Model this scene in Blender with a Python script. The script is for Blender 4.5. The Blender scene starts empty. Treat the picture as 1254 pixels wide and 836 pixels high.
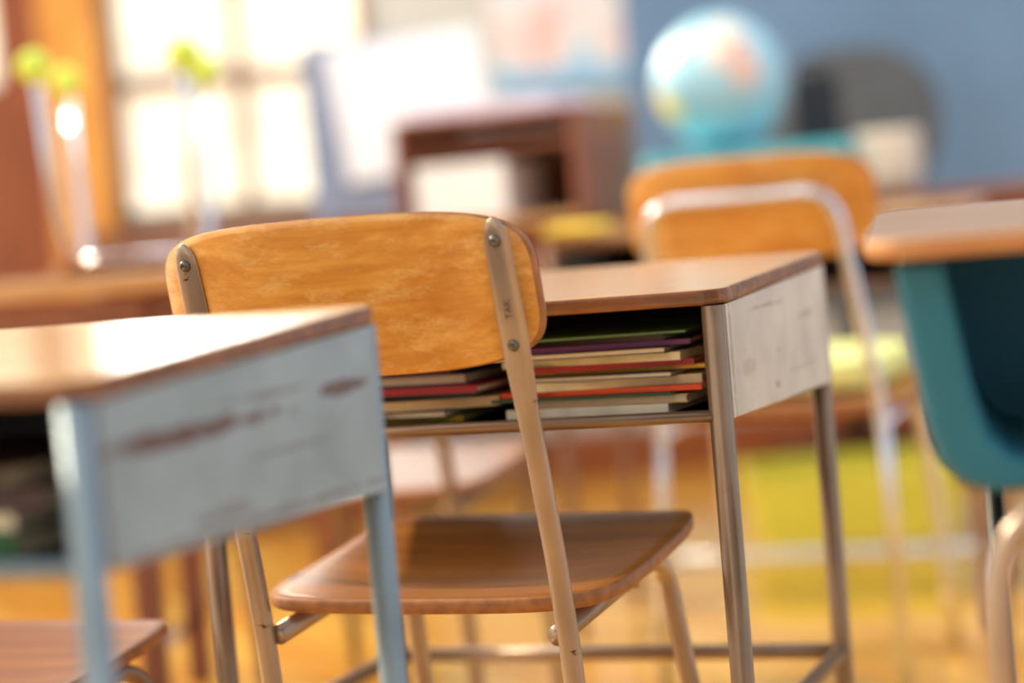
import bpy, bmesh, math, random
from mathutils import Vector, Matrix
random.seed(4)
sc=bpy.context.scene
COL=sc.collection
# ------------------------------------------------------------------ helpers
def hexc(r,g,b):
    f=lambda c:((c/255+.055)/1.055)**2.4 if c>10 else c/255/12.92
    return (f(r),f(g),f(b),1)
def newmat(name):
    m=bpy.data.materials.new(name);m.use_nodes=True
    nt=m.node_tree;b=nt.nodes['Principled BSDF'];return m,nt,b
def plain(name,col,rough=.5,metal=0,coat=0,emit=0,var=.08,scale=12):
    m,nt,b=newmat(name)
    b.inputs['Roughness'].default_value=rough;b.inputs['Metallic'].default_value=metal
    b.inputs['Coat Weight'].default_value=coat
    tc=nt.nodes.new('ShaderNodeTexCoord');n=nt.nodes.new('ShaderNodeTexNoise');n.inputs['Scale'].default_value=scale
    n.inputs['Detail'].default_value=4
    r=nt.nodes.new('ShaderNodeValToRGB')
    r.color_ramp.elements[0].position=.3;r.color_ramp.elements[1].position=.7
    r.color_ramp.elements[0].color=[c*(1-var) for c in col[:3]]+[1]
    r.color_ramp.elements[1].color=[min(1,c*(1+var)) for c in col[:3]]+[1]
    nt.links.new(tc.outputs['Object'],n.inputs['Vector']);nt.links.new(n.outputs['Fac'],r.inputs[0]);nt.links.new(r.outputs[0],b.inputs['Base Color'])
    if emit:
        nt.links.new(r.outputs[0],b.inputs['Emission Color']);b.inputs['Emission Strength'].default_value=emit
    return m
def wood(name,dark,mid,light,rough=.35,coat=.3,axis=0,scale=1.0,wear=None,wamt=.55,dist=.15,scuff=None):
    m,nt,b=newmat(name);N=nt.nodes.new;L=nt.links.new
    tc=N('ShaderNodeTexCoord');mp=N('ShaderNodeMapping')
    s=[38*scale]*3;s[axis]=1.6*scale;mp.inputs['Scale'].default_value=s
    L(tc.outputs['Object'],mp.inputs[0])
    n=N('ShaderNodeTexNoise');n.inputs['Scale'].default_value=1.6;n.inputs['Detail'].default_value=7;n.inputs['Roughness'].default_value=.62;n.inputs['Distortion'].default_value=dist
    L(mp.outputs[0],n.inputs['Vector'])
    r=N('ShaderNodeValToRGB');e=r.color_ramp.elements
    e[0].position=.3;e[0].color=dark;e[1].position=.68;e[1].color=light
    x=r.color_ramp.elements.new(.5);x.color=mid
    L(n.outputs['Fac'],r.inputs[0])
    n2=N('ShaderNodeTexNoise');n2.inputs['Scale'].default_value=9;n2.inputs['Detail'].default_value=5;n2.inputs['Roughness'].default_value=.7
    mp2=N('ShaderNodeMapping');s2=[1.6,1.6,1.6];s2[axis]=.8;mp2.inputs['Scale'].default_value=s2
    L(tc.outputs['Object'],mp2.inputs[0]);L(mp2.outputs[0],n2.inputs['Vector'])
    r2=N('ShaderNodeValToRGB');r2.color_ramp.elements[0].position=.48;r2.color_ramp.elements[1].position=.70
    L(n2.outputs['Fac'],r2.inputs[0])
    mx=N('ShaderNodeMixRGB');mx.inputs[2].default_value=wear or dark
    ml=N('ShaderNodeMath');ml.operation='MULTIPLY';ml.inputs[1].default_value=wamt
    L(r2.outputs[0],ml.inputs[0]);L(ml.outputs[0],mx.inputs[0]);L(r.outputs[0],mx.inputs[1]);out=mx
    if scuff:
        n4=N('ShaderNodeTexNoise');n4.inputs['Scale'].default_value=22;n4.inputs['Detail'].default_value=8;n4.inputs['Roughness'].default_value=.8
        mp4=N('ShaderNodeMapping');mp4.inputs['Location'].default_value=(3,1,2);mp4.inputs['Rotation'].default_value=(0,.7,0);mp4.inputs['Scale'].default_value=(.8,1,2.2)
        L(tc.outputs['Object'],mp4.inputs[0]);L(mp4.outputs[0],n4.inputs['Vector'])
        r4=N('ShaderNodeValToRGB');r4.color_ramp.elements[0].position=.50;r4.color_ramp.elements[1].position=.66
        L(n4.outputs['Fac'],r4.inputs[0])
        m4=N('ShaderNodeMath');m4.operation='MULTIPLY';m4.inputs[1].default_value=.65;L(r4.outputs[0],m4.inputs[0])
        mx4=N('ShaderNodeMixRGB');mx4.inputs[2].default_value=scuff;L(m4.outputs[0],mx4.inputs[0]);L(mx.outputs[0],mx4.inputs[1]);out=mx4
    L(out.outputs[0],b.inputs['Base Color'])
    b.inputs['Roughness'].default_value=rough;b.inputs['Coat Weight'].default_value=coat;b.inputs['Coat Roughness'].default_value=.2
    bp=N('ShaderNodeBump');bp.inputs['Strength'].default_value=.12;bp.inputs['Distance'].default_value=.002
    L(n.outputs['Fac'],bp.inputs['Height']);L(bp.outputs[0],b.inputs['Normal'])
    return m
def painted(name,col,chip,rough=.42,thr=.63,scale=1.0,metal=.15,streaks=()):
    m,nt,b=newmat(name);N=nt.nodes.new;L=nt.links.new
    tc=N('ShaderNodeTexCoord');mp=N('ShaderNodeMapping');mp.inputs['Scale'].default_value=(6,6,14)
    L(tc.outputs['Object'],mp.inputs[0])
    n=N('ShaderNodeTexNoise');n.inputs['Scale'].default_value=1.5*scale;n.inputs['Detail'].default_value=8;n.inputs['Roughness'].default_value=.68
    L(mp.outputs[0],n.inputs['Vector'])
    r=N('ShaderNodeValToRGB');r.color_ramp.elements[0].position=thr;r.color_ramp.elements[1].position=thr+.025
    L(n.outputs['Fac'],r.inputs[0])
    fac=r.outputs[0]
    if streaks:
        n3=N('ShaderNodeTexNoise');n3.inputs['Scale'].default_value=34;n3.inputs['Detail'].default_value=6;n3.inputs['Roughness'].default_value=.75
        L(tc.outputs['Object'],n3.inputs['Vector'])
        for (cy,cz,hy,hz,am) in streaks:
            mq=N('ShaderNodeMapping');mq.inputs['Location'].default_value=(0,-cy/hy,-cz/hz);mq.inputs['Scale'].default_value=(0,1/hy,1/hz)
            L(tc.outputs['Object'],mq.inputs[0])
            ln=N('ShaderNodeVectorMath');ln.operation='LENGTH';L(mq.outputs[0],ln.inputs[0])
            ma=N('ShaderNodeMath');ma.operation='MULTIPLY_ADD';ma.inputs[1].default_value=2.6;L(n3.outputs['Fac'],ma.inputs[0]);L(ln.outputs['Value'],ma.inputs[2])
            mr=N('ShaderNodeMapRange');mr.inputs[1].default_value=2.15;mr.inputs[2].default_value=1.85;mr.inputs[3].default_value=0;mr.inputs[4].default_value=am
            L(ma.outputs[0],mr.inputs[0])
            mm=N('ShaderNodeMath');mm.operation='MAXIMUM';L(fac,mm.inputs[0]);L(mr.outputs[0],mm.inputs[1]);fac=mm.outputs[0]
    n2=N('ShaderNodeTexNoise');n2.inputs['Scale'].default_value=14;n2.inputs['Detail'].default_value=5
    L(tc.outputs['Object'],n2.inputs['Vector'])
    r2=N('ShaderNodeValToRGB');r2.color_ramp.elements[0].position=.3;r2.color_ramp.elements[1].position=.7
    r2.color_ramp.elements[0].color=[c*.82 for c in col[:3]]+[1];r2.color_ramp.elements[1].color=[min(1,c*1.12) for c in col[:3]]+[1]
    L(n2.outputs['Fac'],r2.inputs[0])
    mx=N('ShaderNodeMixRGB');mx.inputs[2].default_value=chip
    L(fac,mx.inputs[0]);L(r2.outputs[0],mx.inputs[1]);L(mx.outputs[0],b.inputs['Base Color'])
    b.inputs['Roughness'].default_value=rough;b.inputs['Metallic'].default_value=metal
    return m
def finish(ob,mats,parent=None,smooth=True,bevel=0,seg=2):
    for m in (mats if isinstance(mats,(list,tuple)) else [mats]): ob.data.materials.append(m)
    if smooth:
        for p in ob.data.polygons:p.use_smooth=True
    if bevel:
        md=ob.modifiers.new('bevel','BEVEL');md.width=bevel;md.segments=seg;md.limit_method='ANGLE';md.angle_limit=.6
    COL.objects.link(ob)
    if parent is not None: ob.parent=parent
    return ob
def mesh(name,v,f,mats,parent=None,smooth=True,bevel=0,fm=None,seg=2):
    me=bpy.data.meshes.new(name);me.from_pydata([tuple(a) for a in v],[],f)
    bm=bmesh.new();bm.from_mesh(me);bmesh.ops.recalc_face_normals(bm,faces=bm.faces);bm.to_mesh(me);bm.free()
    ob=bpy.data.objects.new(name,me)
    finish(ob,mats,parent,smooth,bevel,seg)
    if fm:
        for p in me.polygons:p.material_index=fm(p)
    return ob
def box(name,c,s,mat,parent=None,bevel=.002,rot=None,fm=None):
    x,y,z=[a/2 for a in s]
    v=[Vector((i*x,j*y,k*z)) for i in(-1,1) for j in(-1,1) for k in(-1,1)]
    f=[(0,1,3,2),(4,6,7,5),(0,4,5,1),(2,3,7,6),(0,2,6,4),(1,5,7,3)]
    ob=mesh(name,v,f,mat,parent,False,bevel,fm)
    ob.location=c
    if rot: ob.rotation_euler=rot
    return ob
def rpath(pts,r,n=8):
    pts=[Vector(p) for p in pts];out=[pts[0]]
    for i in range(1,len(pts)-1):
        a,b,c=pts[i-1],pts[i],pts[i+1]
        d1=(a-b);d2=(c-b);rr=min(r,d1.length*.49,d2.length*.49)
        p=b+d1.normalized()*rr;q=b+d2.normalized()*rr
        for k in range(n+1):
            t=k/n;out.append(p*(1-t)**2+b*2*t*(1-t)+q*t*t)
    out.append(pts[-1]);return out
def tube(name,pts,rad,mat,parent=None,seg=16,radii=None,ref=None):
    pts=[Vector(p) for p in pts];v=[];f=[];n=len(pts)
    u=Vector(ref) if ref else None
    for i,p in enumerate(pts):
        t=((pts[min(i+1,n-1)]-p)+(p-pts[max(i-1,0)])).normalized()
        if ref: uu=Vector(ref)
        else:
            if u is None: u=Vector((1,0,0)) if abs(t.x)<.9 else Vector((0,1,0))
            uu=u
        uu=(uu-t*uu.dot(t)).normalized();u=uu;w=t.cross(uu)
        ru,rv=radii[i] if radii else (rad,rad)
        for k in range(seg):
            a=2*math.pi*k/seg;v.append(p+uu*math.cos(a)*ru+w*math.sin(a)*rv)
    for i in range(n-1):
        for k in range(seg):
            f.append((i*seg+k,i*seg+(k+1)%seg,(i+1)*seg+(k+1)%seg,(i+1)*seg+k))
    f.append(tuple(range(seg))[::-1]);f.append(tuple((n-1)*seg+k for k in range(seg)))
    return mesh(name,v,f,mat,parent)
def lathe(name,prof,mat,parent=None,seg=40,loc=(0,0,0),fm=None):
    v=[];f=[];n=len(prof)
    for r,z in prof:
        for k in range(seg):
            a=2*math.pi*k/seg;v.append((r*math.cos(a),r*math.sin(a),z))
    for i in range(n-1):
        for k in range(seg):f.append((i*seg+k,i*seg+(k+1)%seg,(i+1)*seg+(k+1)%seg,(i+1)*seg+k))
    f.append(tuple(range(seg))[::-1]);f.append(tuple((n-1)*seg+k for k in range(seg)))
    ob=mesh(name,v,f,mat,parent,fm=fm);ob.location=loc;return ob
def plate(name,w,h,ex,th,fn,axis,mats,parent,seg=72,rings=12):
    A=Vector(axis);v=[];f=[]
    def P(r,k):
        a=2*math.pi*k/seg;c,s=math.cos(a),math.sin(a)
        return (w/2*r*math.copysign(abs(c)**(2/ex),c),h/2*r*math.copysign(abs(s)**(2/ex),s))
    lev=[(i/rings*.985 if i else .02,th/2) for i in range(rings+1)]
    prof=lev+[(.997,th*.36),(1.0,th*.12),(1.0,-th*.12),(.997,-th*.36)]+[(r,-th/2) for r,_ in reversed(lev)]
    for r,o in prof:
        for k in range(seg):
            x,y=P(r,k);v.append(Vector(fn(x,y))+A*o)
    n=len(prof)
    for i in range(n-1):
        for k in range(seg):f.append((i*seg+k,i*seg+(k+1)%seg,(i+1)*seg+(k+1)%seg,(i+1)*seg+k))
    f.append(tuple(range(seg))[::-1]);f.append(tuple((n-1)*seg+k for k in range(seg)))
    e0=(rings)*seg;e1=(rings+5)*seg
    ob=mesh(name,v,f,mats,parent)
    for i,p in enumerate(ob.data.polygons):
        if len(mats)>1 and e0<=i<e1: p.material_index=1
    return ob
def thing(name,loc,yaw,label,cat,group=None):
    e=bpy.data.objects.new(name,None);e.empty_display_size=.1
    e.location=loc;e.rotation_euler=(0,0,yaw);COL.objects.link(e)
    e['label']=label;e['category']=cat
    if group:e['group']=group
    return e
def tag(o,label,cat,group=None):
    o['label']=label;o['category']=cat
    if group:o['group']=group
    return o

# ------------------------------------------------------------------ materials
M_back=wood('honey_plywood',hexc(194,122,44),hexc(218,150,62),hexc(232,172,86),.32,.35,0,wear=hexc(192,116,46),wamt=.7,scuff=hexc(238,192,124))
M_seat=wood('brown_plywood',hexc(152,92,38),hexc(170,106,46),hexc(190,124,58),.40,.15,0,.7,wear=hexc(142,84,38),wamt=.5)
M_seat2=wood('dark_orange_plywood',hexc(116,60,22),hexc(134,74,28),hexc(150,88,36),.5,.0,0,.7,wear=hexc(110,60,26),wamt=.5)
M_plyedge=plain('plywood_edge',hexc(156,100,56),.55,var=.3,scale=60)
M_top=wood('desktop_laminate_wood',hexc(186,134,76),hexc(208,156,92),hexc(222,176,116),.19,.45,0,.6,wear=hexc(198,140,78))
M_topedge=wood('worn_desktop_edge',hexc(72,38,18),hexc(126,74,36),hexc(168,108,58),.45,.2,0,1.2)
M_goldedge=wood('golden_desktop_edge',hexc(160,100,52),hexc(196,136,80),hexc(220,166,106),.45,.2,0,1.2)
M_taupe=painted('taupe_painted_steel',hexc(140,114,92),hexc(70,50,40),.28,.66,2.2,.5)
M_taupeL=painted('light_taupe_painted_steel',hexc(166,144,126),hexc(62,46,40),.28,.65,3,.45)
M_brownm=painted('brown_enamel_steel',hexc(140,100,74),hexc(78,50,38),.34,.66,2,.35)
M_panel=painted('scuffed_beige_panel',hexc(204,200,194),hexc(140,108,88),.45,.66,1.6,.05,streaks=((-.05,.676,.09,.003,.5),(.12,.655,.05,.006,.35),(.1,.60,.08,.004,.3),(-.14,.62,.05,.010,.25),(-.2,.64,.006,.08,.5)))
M_blue=painted('chipped_blue_grey_panel',hexc(144,162,174),hexc(92,62,60),.45,.66,1.2,.05,streaks=((-.09,.660,.17,.0085,1.0),(.14,.668,.06,.007,.9),(.02,.675,.09,.004,.5),(-.05,.60,.05,.005,.5),(.05,.632,.08,.003,.4),(-.2,.63,.006,.1,.6),(.0,.588,.3,.004,.5)))
M_bluel=painted('blue_grey_enamel_steel',hexc(132,150,162),hexc(96,72,66),.38,.7,2,.2)
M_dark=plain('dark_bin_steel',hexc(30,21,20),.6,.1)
M_chrome=plain('chrome_tube',hexc(204,208,222),.12,1.0,var=.04)
M_screw=plain('steel_screw',hexc(110,106,102),.35,.9)
M_black=plain('black_steel',hexc(26,24,26),.4,.3)
M_teal=plain('teal_plastic',hexc(8,100,122),.4,coat=.1)
M_teal_in=plain('lightened_inner_teal',hexc(20,108,134),.6)  # inner teal lightened to offset the shade under the desktop
M_mark=plain('scratched_ink',hexc(100,78,66),.7)
M_page=plain('book_pages',hexc(220,200,166),.8,scale=80)
M_ball=plain('lime_felt',hexc(216,238,96),.9,scale=60)
M_whitebar=plain('pale_enamel_bar',hexc(240,246,255),.25,.1)

# ------------------------------------------------------------------ furniture builders
def desk(name,loc,yaw,label,W=.541,D=.417,zt0=.700,zb0=.581,paint=M_panel,leg=M_taupe,rail=M_taupe,zr=.278,ledge=M_topedge,tilt=.012,group=None,bin=True,ov=(.014,.010,.014),r=.0112,pe=.012,rr_=.0095):
    e=thing(name,(loc[0],loc[1],0),yaw,label,'desk',group)
    w,d=W/2,D/2
    zt=lambda y:zt0+tilt*(y/D)
    zb=lambda y:zb0-.008*(y/D)
    ox=w+ov[0];cr=.026;th=.0155;ol=[]
    for cx,cy,a0 in((1,1,0),(-1,1,90),(-1,-1,180),(1,-1,270)):
        oy=d+(ov[2] if cy>0 else ov[1])
        for k in range(7):
            a=math.radians(a0+k*15);ol.append((cx*(ox-cr)+cr*math.cos(a),cy*(oy-cr)+cr*math.sin(a)))
    n=len(ol);v=[(x,y,zt(y)) for x,y in ol]+[(x,y,zt(y)+th) for x,y in ol]
    f=[tuple(range(n))[::-1],tuple(range(n,2*n))]+[(i,(i+1)%n,n+(i+1)%n,n+i) for i in range(n)]
    mesh('desktop',v,f,[M_top,ledge],e,False,.003,fm=lambda p:0 if p.normal.z>.9 else 1,seg=2)
    for sx in(-1,1):
        for sy in(-1,1):
            tube('leg',[(sx*w,sy*d,.0),(sx*w,sy*d,.25),(sx*w,sy*d,zt(sy*d)-.001)],r,leg,e)
        tube('side_rail',[(sx*w,-d,zr),(sx*w,d,zr)],.0095,rail,e)
    tube('cross_rail',[(-w,d,zr),(w,d,zr)],rr_,rail,e)
    if bin:
        for sx in(-1,1):
            xo=sx*(w+r-.0007);xi=sx*(w+r-.003);y0,y1=-d+.007,d+pe
            v=[(xo,y0,zb(y0)),(xo,y1,zb(y1)),(xo,y1,zt(y1)-.001),(xo,y0,zt(y0)-.001),(xi,y0,zb(y0)),(xi,y1,zb(y1)),(xi,y1,zt(y1)-.001),(xi,y0,zt(y0)-.001)]
            f=[(0,1,2,3),(4,7,6,5),(0,4,5,1),(1,5,6,2),(2,6,7,3),(3,7,4,0)]
            mesh('side_panel',v,f,paint,e,False,.001)
        y0,y1=-d-.004,d+min(.011,pe);x=w+.008
        v=[(-x,y0,zb(y0)),(x,y0,zb(y0)),(x,y1,zb(y1)),(-x,y1,zb(y1))];v+=[(a,b,c+.003) for a,b,c in v]
        f=[(0,3,2,1),(4,5,6,7),(0,1,5,4),(1,2,6,5),(2,3,7,6),(3,0,4,7)]
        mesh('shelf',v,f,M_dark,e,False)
        tube('shelf_lip',[(-w+.006,y0,zb(y0)+.004),(w-.006,y0,zb(y0)+.004)],.0062,leg,e,12)
        v=[(-x,y1-.003,zb(y1)),(x,y1-.003,zb(y1)),(x,y1-.003,zt(y1)-.001),(-x,y1-.003,zt(y1)-.001)];v+=[(a,b+.003,c) for a,b,c in v]
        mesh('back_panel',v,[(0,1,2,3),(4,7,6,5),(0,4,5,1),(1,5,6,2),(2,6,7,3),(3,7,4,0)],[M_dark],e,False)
    return e

def chair(name,loc,yaw,label,zs=.398,zt=.767,bh=.15,bw=.43,w=.353,rise=.034,sw=.39,sd=.36,style='post',frame=M_taupe,seatm=M_seat,backm=M_back,group=None,balls=False,mark=False,detail=True,rail_r=.0105,zco=.042,sag=.046,bx0=-.012,sth=.0145,gap=.107,arch=.005,fr=.05,hz=.012):
    e=thing(name,(loc[0],loc[1],0),yaw,label,'chair',group)
    h=w/2;yb=-.18
    up=.217
    py=lambda z: yb-up*(z-zs) if z>zs else yb-.10*(z-zs)
    def sf(x,v):
        t=(v+sd/2)/sd
        z=zs+rise*t**1.6-.013*math.exp(-((t-.38)/.3)**2)*(1-(2*x/sw)**2)
        if t>.82: z-=.55*sd*(t-.82)**2*2.2
        return (x*(1-.03*(t-.5)),-.172+sd*t,z)
    st=plate('seat',sw,sd,5.0,sth,sf,(0,0,1),[seatm,M_plyedge if detail else seatm],e)
    zc=zt-zco if style=='post' else zt
    hx=h if style=='post' else .15
    off=.014 if style=='post' else .020+sag*(hx/(bw/2))**2
    if style!='post': bx0=0
    def bf(x,v):
        z=zc+v
        z+=arch*(1-(2*x/bw)**2)*(1 if v>0 else 0)
        y=yb-up*(z-zs)+off+sag*((x/(bw/2))**2-(hx/(bw/2))**2)
        return (x+bx0,y,z)
    bk=plate('backrest',bw,bh,4.4,.0115,bf,(0,1,0),[backm,M_plyedge if detail else backm],e)
    if style=='post':
        b0=zt-.767
        for s in(-1,1):
            zz=[0,.12,.25,zs-.03,zs+.04,.5,.57,.61,.635,.66,.70,.74,.765,.776,.784,.788]
            zz=[z if z<.55 else z+b0 for z in zz]
            rr=[(rail_r,rail_r)]*7+[(rail_r*1.05,.0085),(.0130,.0055),(.0140,.0038),(.0140,.0034),(.0130,.0032),(.0125,.003),(.0110,.003),(.007,.003),(.002,.002)]
            pts=[]
            for i,z in enumerate(zz):
                sp=h*(1+.02*(zt-z))
                pts.append((s*sp,py(z)-(0 if i<7 else .002),z))
            tube('back_leg',pts,rail_r,frame,e,18,rr,(1,0,0))
            for zc2 in(zt,zt-gap):
                yy=py(zc2)-.0055
                sw1=lathe('screw',[(.0001,.0014),(.0016,.0014),(.0020,.0034),(.0034,.0030),(.0046,.0022),(.0056,.0008),(.0060,-.002)],M_screw,bk,20)
                sw1.rotation_euler=(math.radians(90)+.21,0,0);sw1.location=(s*h,yy-.0003,zc2)
        if mark:
            cu=bpy.data.curves.new('m','FONT');cu.body='TAK';cu.size=.0095;cu.extrude=.0001;cu.align_x='CENTER'
            tmp=bpy.data.objects.new('m',cu);COL.objects.link(tmp)
            dg=bpy.context.evaluated_depsgraph_get();me=bpy.data.meshes.new_from_object(tmp.evaluated_get(dg))
            bpy.data.objects.remove(tmp)
            mk=bpy.data.objects.new('scratched_marking',me);me.materials.clear();finish(mk,M_mark,e,False)
            zz=zt-.062;mk.matrix_local=Matrix.Translation((h+.004,py(zz)-.0060,zz))@Matrix.Rotation(.213,4,'X')@Matrix.Rotation(math.radians(90),4,'X')@Matrix.Rotation(math.radians(90),4,'Z')
    else:
        hh=min(.148,h-.01);top=zt+hz
        pts=rpath([(-h-.01,yb-.035,0),(-h+.005,yb+.0,zs-.02),(-hh,yb-up*(top-zs),top),(hh,yb-up*(top-zs),top),(h-.005,yb,zs-.02),(h+.01,yb-.035,0)],.055,10)
        tube('frame',pts,rail_r,frame,e,18)
    for s in(-1,1):
        x=s*(h-.012)
        pts=rpath([(x,py(zs-.03)+.004,zs-.03),(x,.105,zs+rise*.6-.022),(x+s*.012,.152,.20),(x+s*.02,.165,0)],fr,10)
        tube('front_leg',pts,rail_r,frame,e,16)
    tube('seat_brace',[(-h+.012,.03,zs-.016),(h-.012,.03,zs-.016)],.008,frame,e)
    if balls:
        for s in(-1,1):
            for (bx,by) in((s*(h+.01),-.215),(s*(h+.008),.165)):
                bpr=[(max(.0001,.028*math.sin(math.pi*i/16)),-.028*math.cos(math.pi*i/16)) for i in range(17)]
                b=lathe('tennis_ball',bpr,M_ball,e,24);b.location=(bx,by,.015)
    return e

def book(c,s,yaw,cover,label,group,rz=0,spine=True):
    x,y,z=[a/2 for a in s];ct=min(.0013,z*.3)
    V=[];F=[];MI=[]
    def bx(x0,x1,y0,y1,z0,z1,m):
        b=len(V)
        for X in(x0,x1):
            for Y in(y0,y1):
                for Z in(z0,z1):V.append((X,Y,Z))
        for q in((0,1,3,2),(4,6,7,5),(0,4,5,1),(2,3,7,6),(0,2,6,4),(1,5,7,3)):
            F.append(tuple(b+i for i in q));MI.append(m)
    bx(-x,x,-y,y,-z,-z+ct,0);bx(-x,x,-y,y,z-ct,z,0)
    if spine:
        bx(-x,x,-y,-y+ct,-z+ct,z-ct,0);bx(-x+.0015,x-.0015,-y+ct,y-.002,-z+ct,z-ct,1)
    else:
        bx(-x,-x+ct,-y,y,-z+ct,z-ct,0);bx(-x+ct,x-.002,-y+.0015,y-.0015,-z+ct,z-ct,1)
    me=bpy.data.meshes.new('book');me.from_pydata(V,[],F);ob=bpy.data.objects.new('exercise_book',me)
    finish(ob,[cover,M_page],None,False)
    for p,m in zip(me.polygons,MI):p.material_index=m
    ob.location=c;ob.rotation_euler=(0,0,yaw+rz)
    tag(ob,label,'book',group);return ob
def stack(deskloc,yaw,lx,ly,w,d,seq,z0,group,jit=1.0):
    z=z0
    for i,(nm,col,t,k) in enumerate(seq):
        m=plain('cover_'+nm.replace(' ','_'),hexc(*col),.5,var=.15,scale=30)
        ww=w*random.uniform(.76,1.03);dd=d*random.uniform(.86,1.0)
        ax=lx+random.uniform(-.020,.010)*jit;ay=ly+random.uniform(-.014,.012)*jit
        X=deskloc[0]+ax*math.cos(yaw)-ay*math.sin(yaw);Y=deskloc[1]+ax*math.sin(yaw)+ay*math.cos(yaw)
        book((X,Y,z+t/2),(ww,dd,t),yaw,m,'%s %s lying flat in the desk book box'%(nm,k),group,random.uniform(-.10,.10)*jit,spine=(i%4!=1))
        z+=t+.0003

# ------------------------------------------------------------------ main desk and chair
MD=(.0094,2.42);MY=-.364
desk('school_desk',MD,MY,'wood-topped school desk with scuffed beige side, box of books',W=.563,D=.434,zt0=.6965,zb0=.573,zr=.257,tilt=.016,r=.0116)
right=[('white',(230,224,206),.009,'workbook'),('tan',(206,170,110),.008,'workbook'),('dark green',(40,70,50),.003,'folder'),('orange red',(224,76,26),.005,'notebook'),('cream',(226,206,160),.009,'workbook'),
 ('navy blue',(30,40,100),.005,'notebook'),('yellow',(244,186,40),.004,'notebook'),('crimson',(170,36,44),.006,'notebook'),('cream',(230,214,176),.008,'workbook'),('black',(34,28,30),.006,'notebook'),
 ('purple',(110,46,96),.005,'notebook'),('brown',(60,40,34),.006,'notebook'),('green',(110,156,96),.002,'folder')]
left=[('olive yellow',(206,186,60),.006,'notebook'),('black',(26,24,30),.008,'notebook'),('tan',(206,174,126),.010,'textbook'),('teal green',(24,80,80),.006,'workbook'),('crimson',(150,28,46),.007,'textbook'),('navy blue',(28,42,100),.011,'textbook'),('purple',(90,36,80),.006,'notebook'),('black',(26,24,30),.010,'textbook')]
stack(MD,MY,.150,-.070,.215,.24,right,.5835,'books in the open desk box')
stack(MD,MY,-.072,-.070,.19,.24,left,.5835,'books in the open desk box')
chair('school_chair',(-.0445,2.264),-.443,'worn honey plywood school chair with taupe steel legs',zs=.425,zt=.7685,bh=.146,bw=.396,w=.328,rise=.040,sw=.386,sd=.345,mark=True,frame=M_taupeL,zco=.043,gap=.095,rail_r=.0102,sth=.015,arch=.004)
# ------------------------------------------------------------------ near desk
LD=(-.450,1.692);LY=-.396
desk('school_desk',LD,LY,'wood-topped school desk with chipped pale blue-grey metal side',paint=M_blue,leg=M_bluel,rail=M_bluel,tilt=.018,ov=(.014,.004,.012),pe=.003,zt0=.704)
stack(LD,LY,.13,-.06,.20,.24,[('dark green',(30,90,40),.018,'textbook'),('black',(24,22,24),.014,'textbook'),('dark brown',(60,26,30),.016,'textbook'),('dark brown',(52,34,28),.014,'textbook')],.5885,'books in the blue-grey desk box')
chair('school_chair',(-.624,2.315),-.43,'brown plywood school chair standing behind the blue-grey desk',frame=M_taupe,zs=.350,zt=.70,seatm=M_seat2)
# ------------------------------------------------------------------ second row
chair('school_chair',(-.20,3.42),-.40,'brown plywood school chair on taupe steel legs',frame=M_taupe,backm=M_seat,seatm=M_seat2,zt=.75)
C2=(.461,3.60)
chair('school_chair',C2,-.40,'honey plywood school chair with bent chrome tube hoop frame',zs=.452,zt=.768,bh=.163,bw=.40,w=.37,rise=.02,sw=.41,sd=.38,style='hoop',frame=M_chrome,seatm=M_back,sth=.024,arch=.002,hz=.020)
M_cush=plain('pale_green_fabric',hexc(226,230,150),.9,scale=40,var=.2)
cu=plate('seat_cushion',.32,.30,4,.04,lambda x,v:(x,v,.0),(0,0,1),[M_cush],None)
cu.location=(C2[0]+.02,C2[1]+.04,.501);cu.rotation_euler=(0.05,0,-.4);tag(cu,'pale yellow-green cushion on the chrome-framed chair seat','cushion')
desk('school_desk',(.50,4.12),-.30,'wide wood-topped school desk in front of the chrome-framed chair',W=.74,D=.43,zt0=.73,zb0=.611,rail=M_whitebar,zr=.075,leg=M_brownm,rr_=.013)
M_yel=plain('yellow_paper',hexc(244,214,60),.6)
b=box('notepad',(.14,4.05,.7585),(.10,.14,.012),M_yel);b.rotation_euler=(.03,0,-.3);tag(b,'bright yellow notepad lying on a wooden desktop','notepad')

# desk with teal plastic book box
DY=-.20;DC=(.531,1.69);D4=thing('school_desk',(DC[0],DC[1],0),DY,'wood-topped desk with teal plastic book box and curved beige tube legs','desk')
def rr_outline(x0,x1,y0,y1,cr):
    ol=[]
    for X,Y,a0 in((x1-cr,y1-cr,0),(x0+cr,y1-cr,90),(x0+cr,y0+cr,180),(x1-cr,y0+cr,270)):
        for k in range(7):
            a=math.radians(a0+k*15);ol.append((X+cr*math.cos(a),Y+cr*math.sin(a)))
    return ol
ol=rr_outline(-.248,.262,-.178,.205,.040);n=len(ol);zt=lambda y:.742+.045*y
v=[(x,y,zt(y)) for x,y in ol]+[(x,y,zt(y)+.015) for x,y in ol]
mesh('desktop',v,[tuple(range(n))[::-1],tuple(range(n,2*n))]+[(i,(i+1)%n,n+(i+1)%n,n+i) for i in range(n)],[M_top,M_goldedge],D4,False,.004,fm=lambda p:0 if p.normal.z>.9 else 1)
def sect(inset,zadd):
    tw,bw_,zt_,zb_=.228-inset,.204-inset,.731,.560+zadd
    return [(-tw,zt_),(-bw_-.008,zb_+.05),(-bw_+.000,zb_+.022),(-bw_+.014,zb_+.007),(-bw_+.034,zb_),(bw_-.034,zb_),(bw_-.014,zb_+.007),(bw_,zb_+.022),(bw_+.008,zb_+.05),(tw,zt_)]
o=sect(0,0);i_=sect(.036,.020);k=len(o);v=[];f=[];inner=set()
for y in(-.14,.15): v+=[(x,y,z) for x,z in o]
for y in(-.14,.13): v+=[(x,y,z) for x,z in i_]
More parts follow.
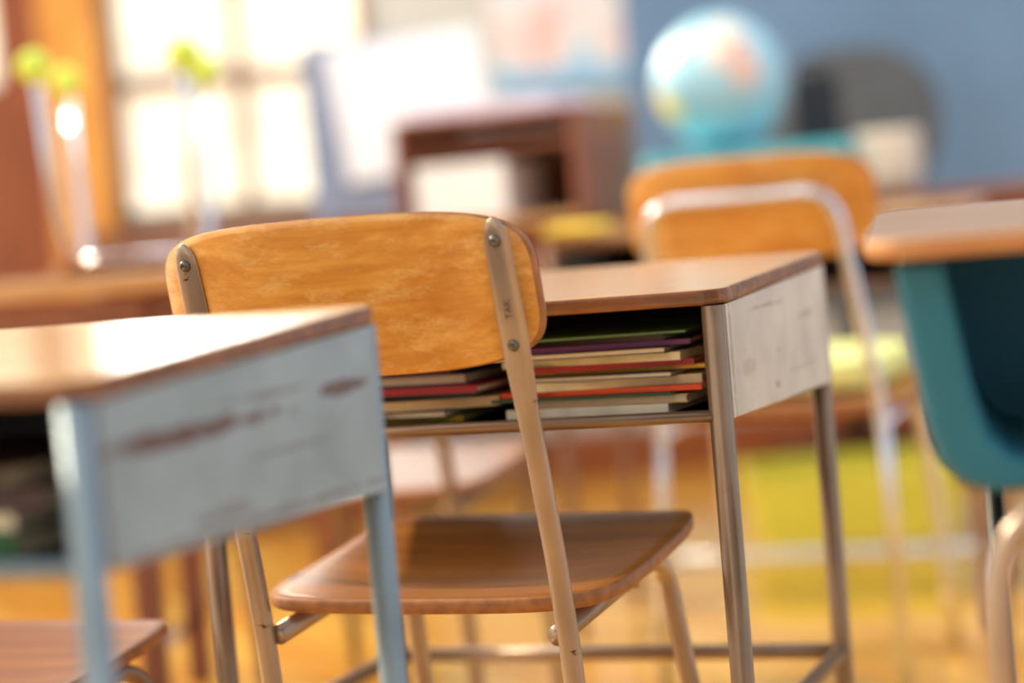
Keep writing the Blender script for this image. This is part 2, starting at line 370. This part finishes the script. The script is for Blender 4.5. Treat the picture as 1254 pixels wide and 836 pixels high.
for a in range(k-1):
    f.append((a,a+1,k+a+1,k+a));inner.add(len(f));f.append((2*k+a,3*k+a,3*k+a+1,2*k+a+1));f.append((a,2*k+a,2*k+a+1,a+1))
f.append(tuple(range(k,2*k)));inner.add(len(f));f.append(tuple(range(3*k,4*k))[::-1]);f.append((0,k,3*k,2*k));f.append((k-1,3*k-1,4*k-1,2*k-1))
mesh('book_box',v,f,[M_teal,M_teal_in],D4,False,.007,fm=lambda p:1 if p.index in inner else 0,seg=3)
pts=rpath([(-.186,-.19,0),(-.170,-.185,.560),(.201,-.185,.560),(.217,-.19,0)],.075,12)
tube('leg_frame',pts,.0098,M_taupeL,D4)
for s in(-1,1):
    tube('box_bracket',[(s*.12,-.185,.556),(s*.12,.10,.554)],.006,M_taupeL,D4)
tube('leg',[(-.165,.12,0),(-.165,.12,.561)],.0075,M_black,D4)
tube('leg',[(.165,.12,0),(.165,.12,.561)],.0075,M_black,D4)
stk=[('dark blue',(24,40,70),.02,'textbook'),('green',(60,130,80),.012,'workbook'),('black',(20,24,30),.016,'textbook')]
stack(DC,DY,.02,-.01,.18,.17,stk,.5810,'books in the teal desk box',.4)

# ------------------------------------------------------------------ room
M_floor,nt,bs=newmat('golden_plank_floor');N=nt.nodes.new;L=nt.links.new
tc=N('ShaderNodeTexCoord');br=N('ShaderNodeTexBrick');br.inputs['Scale'].default_value=1
br.inputs['Color1'].default_value=hexc(250,198,86);br.inputs['Color2'].default_value=hexc(230,160,46);br.inputs['Mortar'].default_value=hexc(150,94,34)
br.inputs['Brick Width'].default_value=1.1;br.inputs['Row Height'].default_value=.09;br.inputs['Mortar Size'].default_value=.002
mp=N('ShaderNodeMapping');mp.inputs['Rotation'].default_value=(0,0,1.2);L(tc.outputs['Object'],mp.inputs[0]);L(mp.outputs[0],br.inputs['Vector'])
L(br.outputs['Color'],bs.inputs['Base Color']);bs.inputs['Roughness'].default_value=.2;bs.inputs['Coat Weight'].default_value=.7;bs.inputs['Coat Roughness'].default_value=.08
fl=box('floor',(0,2.6,-.05),(9,9,.1),M_floor,bevel=0);fl['kind']='structure'
M_wall=plain('warm_grey_wall_paint',hexc(200,198,190),.8,var=.03,scale=3)
V=[];F=[]
def q(x0,x1,z0,z1):
    b=len(V)
    for X in(x0,x1):
        for Y in(6.5,6.6):
            for Z in(z0,z1):V.append((X,Y,Z))
    for a in((0,1,3,2),(4,6,7,5),(0,4,5,1),(2,3,7,6),(0,2,6,4),(1,5,7,3)):F.append(tuple(b+i for i in a))
q(-.34,4.4,0,2.8);q(-1.12,-.34,0,.86);q(-1.12,-.34,2.3,2.8);q(-1.3,-1.12,0,2.8);q(-2.3,-1.3,2.2,2.8);q(-4.4,-2.3,0,2.8)
w=mesh('wall_back',V,F,M_wall,None,False);w['kind']='structure'
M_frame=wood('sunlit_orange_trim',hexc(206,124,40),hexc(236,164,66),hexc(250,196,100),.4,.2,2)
M_bar=plain('pale_window_bar',hexc(150,122,98),.5)
M_frameD=wood('red_brown_trim',hexc(120,60,30),hexc(150,80,42),hexc(176,104,60),.4,.2,2)
M_glow=plain('sunlit_window_shade',hexc(255,242,212),.9,emit=1.0,var=.24,scale=6)
def framed(name,x0,x1,z0,z1,cols,rows,mat,fw=.04,y=6.52,pane=M_glow):
    e=bpy.data.objects.new(name,None);COL.objects.link(e);e.location=((x0+x1)/2,y,z0);e['kind']='structure'
    cx=(x0+x1)/2;V=[];F=[]
    def bb(a0,a1,c0,c1,t=.03):
        b=len(V)
        for X in(a0-cx,a1-cx):
            for Y in(-t,t):
                for Z in(c0-z0,c1-z0):V.append((X,Y,Z))
        for a in((0,1,3,2),(4,6,7,5),(0,4,5,1),(2,3,7,6),(0,2,6,4),(1,5,7,3)):F.append(tuple(b+i for i in a))
    bb(x0,x0+fw,z0,z1);bb(x1-fw,x1,z0,z1);bb(x0,x1,z0,z0+fw);bb(x0,x1,z1-fw,z1)
    for c in range(1,cols):
        xx=x0+(x1-x0)*c/cols;bb(xx-.018,xx+.018,z0,z1,.02)
    for r in rows:bb(x0,x1,r-.026,r+.026,.022)
    mesh('window_frame',V,F,mat,e,False)
    p=mesh('window_pane',[(x0-cx,.03,0),(x1-cx,.03,0),(x1-cx,.03,z1-z0),(x0-cx,.03,z1-z0)],[(0,1,2,3)],pane,e,False)
    return e
framed('window_1',-1.12,-.34,.86,2.3,2,[1.27,1.75],M_bar)
d=bpy.data.objects.new('door_1',None);COL.objects.link(d);d.location=(-1.8,6.52,0);d['kind']='structure'
V=[];F=[]
def bb(a0,a1,c0,c1,t=.03):
    b=len(V)
    for X in(a0,a1):
        for Y in(-t,t):
            for Z in(c0,c1):V.append((X,Y,Z))
    for a in((0,1,3,2),(4,6,7,5),(0,4,5,1),(2,3,7,6),(0,2,6,4),(1,5,7,3)):F.append(tuple(b+i for i in a))
bb(-.5,-.36,0,2.2);bb(.37,.5,0,2.2);bb(-.36,.37,0,1.30);bb(-.36,.37,2.05,2.2);bb(-.02,.01,1.30,2.05)
mesh('door_leaf',V,F,M_frameD,d,False)
mesh('door_pane',[(-.36,.0,1.30),(.37,.0,1.30),(.37,.0,2.05),(-.36,.0,2.05)],[(0,1,2,3)],M_glow,d,False)
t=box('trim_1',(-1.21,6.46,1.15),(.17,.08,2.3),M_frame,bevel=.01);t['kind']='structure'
t=box('baseboard_back',(1.9,6.48,.07),(4.5,.03,.14),M_frameD,bevel=.004);t['kind']='structure'
M_cab=wood('brown_cupboard_wood',hexc(104,58,32),hexc(144,86,50),hexc(170,108,68),.45,.2,0,.6)
e=thing('low_cupboard',(-.72,6.2,0),0,'low brown wooden cupboard under the bright window','cupboard')
box('body',(0,.02,.42),(.84,.42,.84),M_cab,e,.004)
for s in(-1,1):
    dd=box('door',(s*.205,-.2,.44),(.39,.02,.72),M_cab,e,.004)
    kb=lathe('knob',[(.008,0),(.008,.012),(.016,.018),(.016,.026),(.006,.03)],M_chrome,dd,16);kb.rotation_euler=(math.radians(90),0,0);kb.location=(-s*.15,-.01,.1)
M_bw=plain('blue_pinboard_fabric',hexc(112,142,174),.85,var=.12,scale=2.5)
e=thing('pinboard',(1.85,6.47,0),0,'large steel-blue pinboard with wooden edge on the wall','pinboard')
box('panel',(0,0,1.45),(2.9,.03,1.5),M_bw,e,.002)
box('board_frame',(0,-.005,.68),(2.94,.05,.04),M_cab,e,.004);
M_map,nt,bs=newmat('map_print');N=nt.nodes.new;L=nt.links.new
tc=N('ShaderNodeTexCoord');n=N('ShaderNodeTexNoise');n.inputs['Scale'].default_value=5.5;n.inputs['Detail'].default_value=3;L(tc.outputs['Object'],n.inputs['Vector'])
r=N('ShaderNodeValToRGB');el=r.color_ramp.elements;r.color_ramp.interpolation='EASE'
el[0].position=.42;el[0].color=hexc(176,210,232);el[1].position=.68;el[1].color=hexc(232,176,164)
a=el.new(.48);a.color=hexc(232,228,224);a=el.new(.58);a.color=hexc(238,212,206)
L(n.outputs['Fac'],r.inputs[0]);L(r.outputs[0],bs.inputs['Base Color']);bs.inputs['Roughness'].default_value=.5
e=thing('wall_map',(.23,6.487,1.16),0,'pale blue wall map with pink and cream land','map')
box('map_sheet',(0,0,.27),(.42,.010,.50),M_map,e,0)
box('map_border',(0,-.002,.02),(.42,.014,.06),plain('light_blue_border',hexc(140,190,224),.6),e,.001)
# ------------------------------------------------------------------ long table with globe etc.
M_tt=wood('dark_table_wood',hexc(90,48,28),hexc(130,72,42),hexc(160,98,60),.4,.3,0,.6)
e=thing('long_table',(.55,4.98,0),0,'long dark brown wooden table holding globe and boxes','table')
box('tabletop',(0,0,.752),(2.1,.62,.035),M_tt,e,.006)
box('apron',(0,-.26,.68),(1.98,.02,.11),M_tt,e,.003)
for sx in(-1,1):
    for sy in(-1,1):box('leg',(sx*.98,sy*.26,.367),(.055,.055,.735),M_tt,e,.006)
M_globe,nt,bs=newmat('globe_print');N=nt.nodes.new;L=nt.links.new
tc=N('ShaderNodeTexCoord');n=N('ShaderNodeTexNoise');n.inputs['Scale'].default_value=11;n.inputs['Detail'].default_value=3
L(tc.outputs['Object'],n.inputs['Vector'])
basec=hexc(156,204,222)
def blob(prev,c,r0,col):
    vm=N('ShaderNodeVectorMath');vm.operation='DISTANCE';vm.inputs[1].default_value=c;L(tc.outputs['Object'],vm.inputs[0])
    ad=N('ShaderNodeMath');ad.operation='MULTIPLY_ADD';ad.inputs[1].default_value=.14;L(n.outputs['Fac'],ad.inputs[0]);L(vm.outputs['Value'],ad.inputs[2])
    lt=N('ShaderNodeMath');lt.operation='LESS_THAN';lt.inputs[1].default_value=r0+.07;L(ad.outputs[0],lt.inputs[0])
    mx=N('ShaderNodeMixRGB');mx.inputs[2].default_value=col;L(lt.outputs[0],mx.inputs[0])
    if prev is None:mx.inputs[1].default_value=basec
    else:L(prev.outputs[0],mx.inputs[1])
    return mx
p=None
for c,r0,col in(((.02,-.13,.08),.062,hexc(222,218,200)),((.035,-.14,.035),.045,hexc(218,182,166)),((.045,-.12,.08),.034,hexc(198,104,92)),((-.125,-.07,-.06),.035,hexc(236,226,130)),((-.09,-.1,.09),.03,hexc(206,226,214)),((0,.14,.05),.09,hexc(220,190,120)),((.14,.04,.03),.06,hexc(170,200,120)),((-.14,.05,-.02),.06,hexc(230,160,120))):
    p=blob(p,c,r0,col)
L(p.outputs[0],bs.inputs['Base Color']);bs.inputs['Roughness'].default_value=.4;bs.inputs['Coat Weight'].default_value=.2
e=thing('globe',(.515,4.98,.8940),0,'pale blue world globe on a low stand on a turquoise box','globe')
R=.148
g=lathe('ball',[(max(.0001,R*math.sin(math.pi*i/40)),-R*math.cos(math.pi*i/40)) for i in range(41)],M_globe,e,56,(0,0,R+.010))
lathe('stand',[(.075,0),(.078,.004),(.06,.008),(.03,.012),(.02,.02)],M_teal,e,32)
ar=[(.159*math.cos(math.radians(t))*1,0,R+.014+.159*math.sin(math.radians(t))) for t in range(-70,81,10)]
tube('meridian_arm',ar,.003,M_chrome,e,8)
M_tq=plain('turquoise_card',hexc(96,200,212),.5)
e=thing('storage_box',(.555,4.97,.7695),0,'turquoise cardboard storage box with lid under the globe','box')
box('body',(0,0,.05),(.42,.30,.10),M_tq,e,.004);box('lid',(0,0,.1075),(.435,.315,.034),M_tq,e,.005)
M_cream=plain('cream_ceramic',hexc(236,224,204),.5,scale=30,var=.15)
tag(lathe('ceramic_pot',[(.045,0),(.062,.01),(.072,.06),(.070,.12),(.074,.135),(.066,.138),(.064,.12),(.066,.06),(.05,.015),(.001,.014)],M_cream,None,36,(.865,4.88,.7695)),'cream ceramic pot standing on the dark table','pot')
M_gr=plain('dark_grey_matte',hexc(98,102,106),.9)
M_gr2=plain('black_matte',hexc(44,44,50),.9)
e=thing('rounded_chair_form',(.93,5.72,0),.0,'dark grey rounded form modelled as an office chair behind the table','chair')  # unidentified dark oval, given the form of an office chair
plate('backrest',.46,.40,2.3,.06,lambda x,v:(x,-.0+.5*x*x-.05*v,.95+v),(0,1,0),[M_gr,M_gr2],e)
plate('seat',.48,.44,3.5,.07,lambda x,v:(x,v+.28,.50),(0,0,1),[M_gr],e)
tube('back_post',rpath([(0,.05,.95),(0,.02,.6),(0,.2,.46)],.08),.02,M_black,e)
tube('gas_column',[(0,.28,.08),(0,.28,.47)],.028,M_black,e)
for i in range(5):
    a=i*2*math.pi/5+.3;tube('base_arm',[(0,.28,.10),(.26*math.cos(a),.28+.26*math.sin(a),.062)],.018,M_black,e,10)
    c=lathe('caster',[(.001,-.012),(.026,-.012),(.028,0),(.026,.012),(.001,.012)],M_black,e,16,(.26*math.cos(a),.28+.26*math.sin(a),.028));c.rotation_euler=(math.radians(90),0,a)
e=thing('black_handled_box',(.755,5.215,.7695),.0,'small black box with handle standing on the dark table','case')  # narrow black block filling the darkest part of the same oval
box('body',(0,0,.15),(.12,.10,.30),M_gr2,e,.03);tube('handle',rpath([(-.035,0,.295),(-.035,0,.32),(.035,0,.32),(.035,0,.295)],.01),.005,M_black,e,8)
M_rb=wood('red_brown_organiser_wood',hexc(112,56,30),hexc(142,76,42),hexc(168,98,60),.45,.2,2,.8)
M_wp=plain('white_paper',hexc(248,248,250),.7,var=.02)
M_pk=plain('pale_lilac_paper',hexc(228,222,240),.7,var=.05)
OY=-.42;e=thing('desk_organiser',(.045,4.80,.7695),OY,'red-brown wooden paper organiser with open shelves on the table','organiser')
box('side_panel',(.205,0,.12),(.018,.34,.24),M_rb,e,.003);box('side_panel',(-.205,0,.12),(.018,.34,.24),M_rb,e,.003)
box('top_panel',(0,0,.231),(.392,.34,.018),M_rb,e,.003);box('bottom_panel',(0,0,.009),(.392,.34,.018),M_top,e,.003)
box('shelf',(0,0,.17),(.392,.33,.012),M_rb,e,.002);box('back_panel',(0,.162,.12),(.392,.012,.20),M_rb,e,.002)
def loc2(c,a,l):return(c[0]+l[0]*math.cos(a)-l[1]*math.sin(a),c[1]+l[0]*math.sin(a)+l[1]*math.cos(a),l[2])
b=box('paper_stack',loc2((.045,4.80),OY,(-.07,-.05,.7695+.018+.062)),(.21,.22,.122),M_wp,bevel=.004,rot=(0,0,OY));tag(b,'thick stack of white paper in the wooden organiser','paper')
b=box('paper_stack',loc2((.045,4.80),OY,(-.03,0,.7695+.24+.016)),(.33,.28,.03),M_pk,bevel=.004,rot=(0,0,OY+.05));tag(b,'pale lilac papers on top of the wooden organiser','paper')
# flip chart easel
e=thing('flip_chart',(-.22,5.5,0),.12,'blue-grey flip chart easel with white paper pad','easel')
M_bg=plain('blue_grey_board',hexc(136,146,170),.6)
tl=math.radians(-10)
box('board',(-.03,.05,1.04),(.42,.02,.46),M_bg,e,.006,(tl,0,0))
box('paper_pad',(.025,.03,1.09),(.38,.012,.34),M_wp,e,.002,(tl,-.10,0))
for x,y2 in((-.2,.06),(.16,.06)):tube('leg',[(x,y2+.03,1.25),(x*1.3,-.16,0)],.011,M_bg,e)
tube('leg',[(0,.09,1.2),(0,.42,0)],.011,M_bg,e)
M_ylg=plain('yellow_green_plastic',hexc(240,232,84),.4)
h_=.17
ob=mesh('storage_tub',[(-.21,-.17,0),(.21,-.17,0),(.21,.17,0),(-.21,.17,0),(-.23,-.19,h_),(.23,-.19,h_),(.23,.19,h_),(-.23,.19,h_),
 (-.215,-.175,h_),(.215,-.175,h_),(.215,.175,h_),(-.215,.175,h_),(-.195,-.155,.012),(.195,-.155,.012),(.195,.155,.012),(-.195,.155,.012)],
 [(3,2,1,0),(0,1,5,4),(1,2,6,5),(2,3,7,6),(3,0,4,7),(4,5,9,8),(5,6,10,9),(6,7,11,10),(7,4,8,11),(8,9,13,12),(9,10,14,13),(10,11,15,14),(11,8,12,15),(12,13,14,15)],M_ylg,None,False,.01)
ob.location=(.73,5.0,0);tag(ob,'yellow-green plastic storage tub on the wooden floor','tub')
# ------------------------------------------------------------------ table with upturned chair
M_legr=wood('red_brown_table_leg',hexc(96,50,34),hexc(126,68,46),hexc(150,88,62),.45,.2,2,.6)
e=thing('work_table',(-1.08,3.80,0),-.05,'brown wooden work table with an upturned chair on it','table')
box('tabletop',(0,0,.735),(1.26,.50,.03),M_top,e,.005)
box('apron',(0,-.205,.64),(1.00,.02,.15),M_cab,e,.003);box('apron',(.50,0,.64),(.02,.40,.15),M_cab,e,.003)
for sx in(-1,1):
    for sy in(-1,1):box('leg',(sx*.460,sy*.18,.36),(.045,.045,.72),M_legr,e,.005)
tube('stretcher',[(-.46,0,.12),(.46,0,.12)],.010,M_chrome,e)
for sx in(-1,1):tube('side_stretcher',[(sx*.46,-.18,.12),(sx*.46,.18,.12)],.010,M_chrome,e)
c=chair('school_chair',(0,0),0,'upturned chrome-legged school chair with tennis balls on its feet',style='hoop',frame=M_chrome,rise=0.0,w=.235,sw=.29,bw=.30,zs=.365,zt=.70,balls=True,sd=.33,fr=.09,rail_r=.009)
c.rotation_euler=(math.pi,0,.05);c.location=(-.645,3.905,.75+.375)
# ------------------------------------------------------------------ light
wd=bpy.data.worlds.new('world');sc.world=wd;wd.use_nodes=True
nt=wd.node_tree;bg=nt.nodes['Background'];tc=nt.nodes.new('ShaderNodeTexCoord');sx=nt.nodes.new('ShaderNodeSeparateXYZ');nt.links.new(tc.outputs['Generated'],sx.inputs[0])
mr=nt.nodes.new('ShaderNodeMapRange');mr.inputs[1].default_value=-1;mr.inputs[2].default_value=1;nt.links.new(sx.outputs['X'],mr.inputs[0])
rp=nt.nodes.new('ShaderNodeValToRGB');el=rp.color_ramp.elements
el[0].color=(1.0,.93,.80,1);el[1].color=(.52,.59,.68,1)
a=el.new(.30);a.color=(1.0,.94,.82,1);a=el.new(.42);a.color=(.32,.305,.29,1);a=el.new(.62);a.color=(.35,.36,.375,1);a=el.new(.75);a.color=(.56,.63,.71,1)
nt.links.new(mr.outputs[0],rp.inputs[0]);nt.links.new(rp.outputs[0],bg.inputs[0]);bg.inputs[1].default_value=1.75
def area(name,loc,target,sx_,sy_,power,col):
    l=bpy.data.lights.new(name,'AREA');l.shape='RECTANGLE';l.size=sx_;l.size_y=sy_;l.energy=power;l.color=col
    o=bpy.data.objects.new(name,l);o.location=loc;o.rotation_euler=(Vector(target)-Vector(loc)).to_track_quat('-Z','Y').to_euler();COL.objects.link(o);return o
area('window_light',(-.75,6.35,1.9),(.1,2.2,.5),.8,.9,55,(1,.94,.84))
area('background_fill',(.1,3.9,2.6),(.2,5.6,1.0),1.6,.4,24,(1,.97,.93))  # added fill without a fixture, lifts the back wall, paper and globe
sl=bpy.data.lights.new('sun','SUN');sl.energy=4.3;sl.angle=math.radians(2.5);sl.color=(1,.87,.64)
so=bpy.data.objects.new('sun',sl);so.rotation_euler=Vector((.80,-.42,-.62)).to_track_quat('-Z','Y').to_euler();so.location=(-3,4,3);COL.objects.link(so)
# ------------------------------------------------------------------ camera
cd=bpy.data.cameras.new('camera');cam=bpy.data.objects.new('camera',cd);COL.objects.link(cam)
cd.sensor_width=36;cd.lens=2698.5/1254*36
pi_,ro=.056,.086
F_=Vector((0,math.cos(pi_),-math.sin(pi_)));U_=Vector((0,math.sin(pi_),math.cos(pi_)));R_=Vector((1,0,0))
Rr=R_*math.cos(ro)-U_*math.sin(ro);Ur=R_*math.sin(ro)+U_*math.cos(ro)
cam.matrix_world=Matrix(((Rr.x,Ur.x,-F_.x,0),(Rr.y,Ur.y,-F_.y,0),(Rr.z,Ur.z,-F_.z,.788),(0,0,0,1)))
cd.clip_start=.05
cd.dof.use_dof=True;cd.dof.focus_distance=2.08;cd.dof.aperture_fstop=1.5
sc.camera=cam
sc.view_settings.view_transform='Standard'
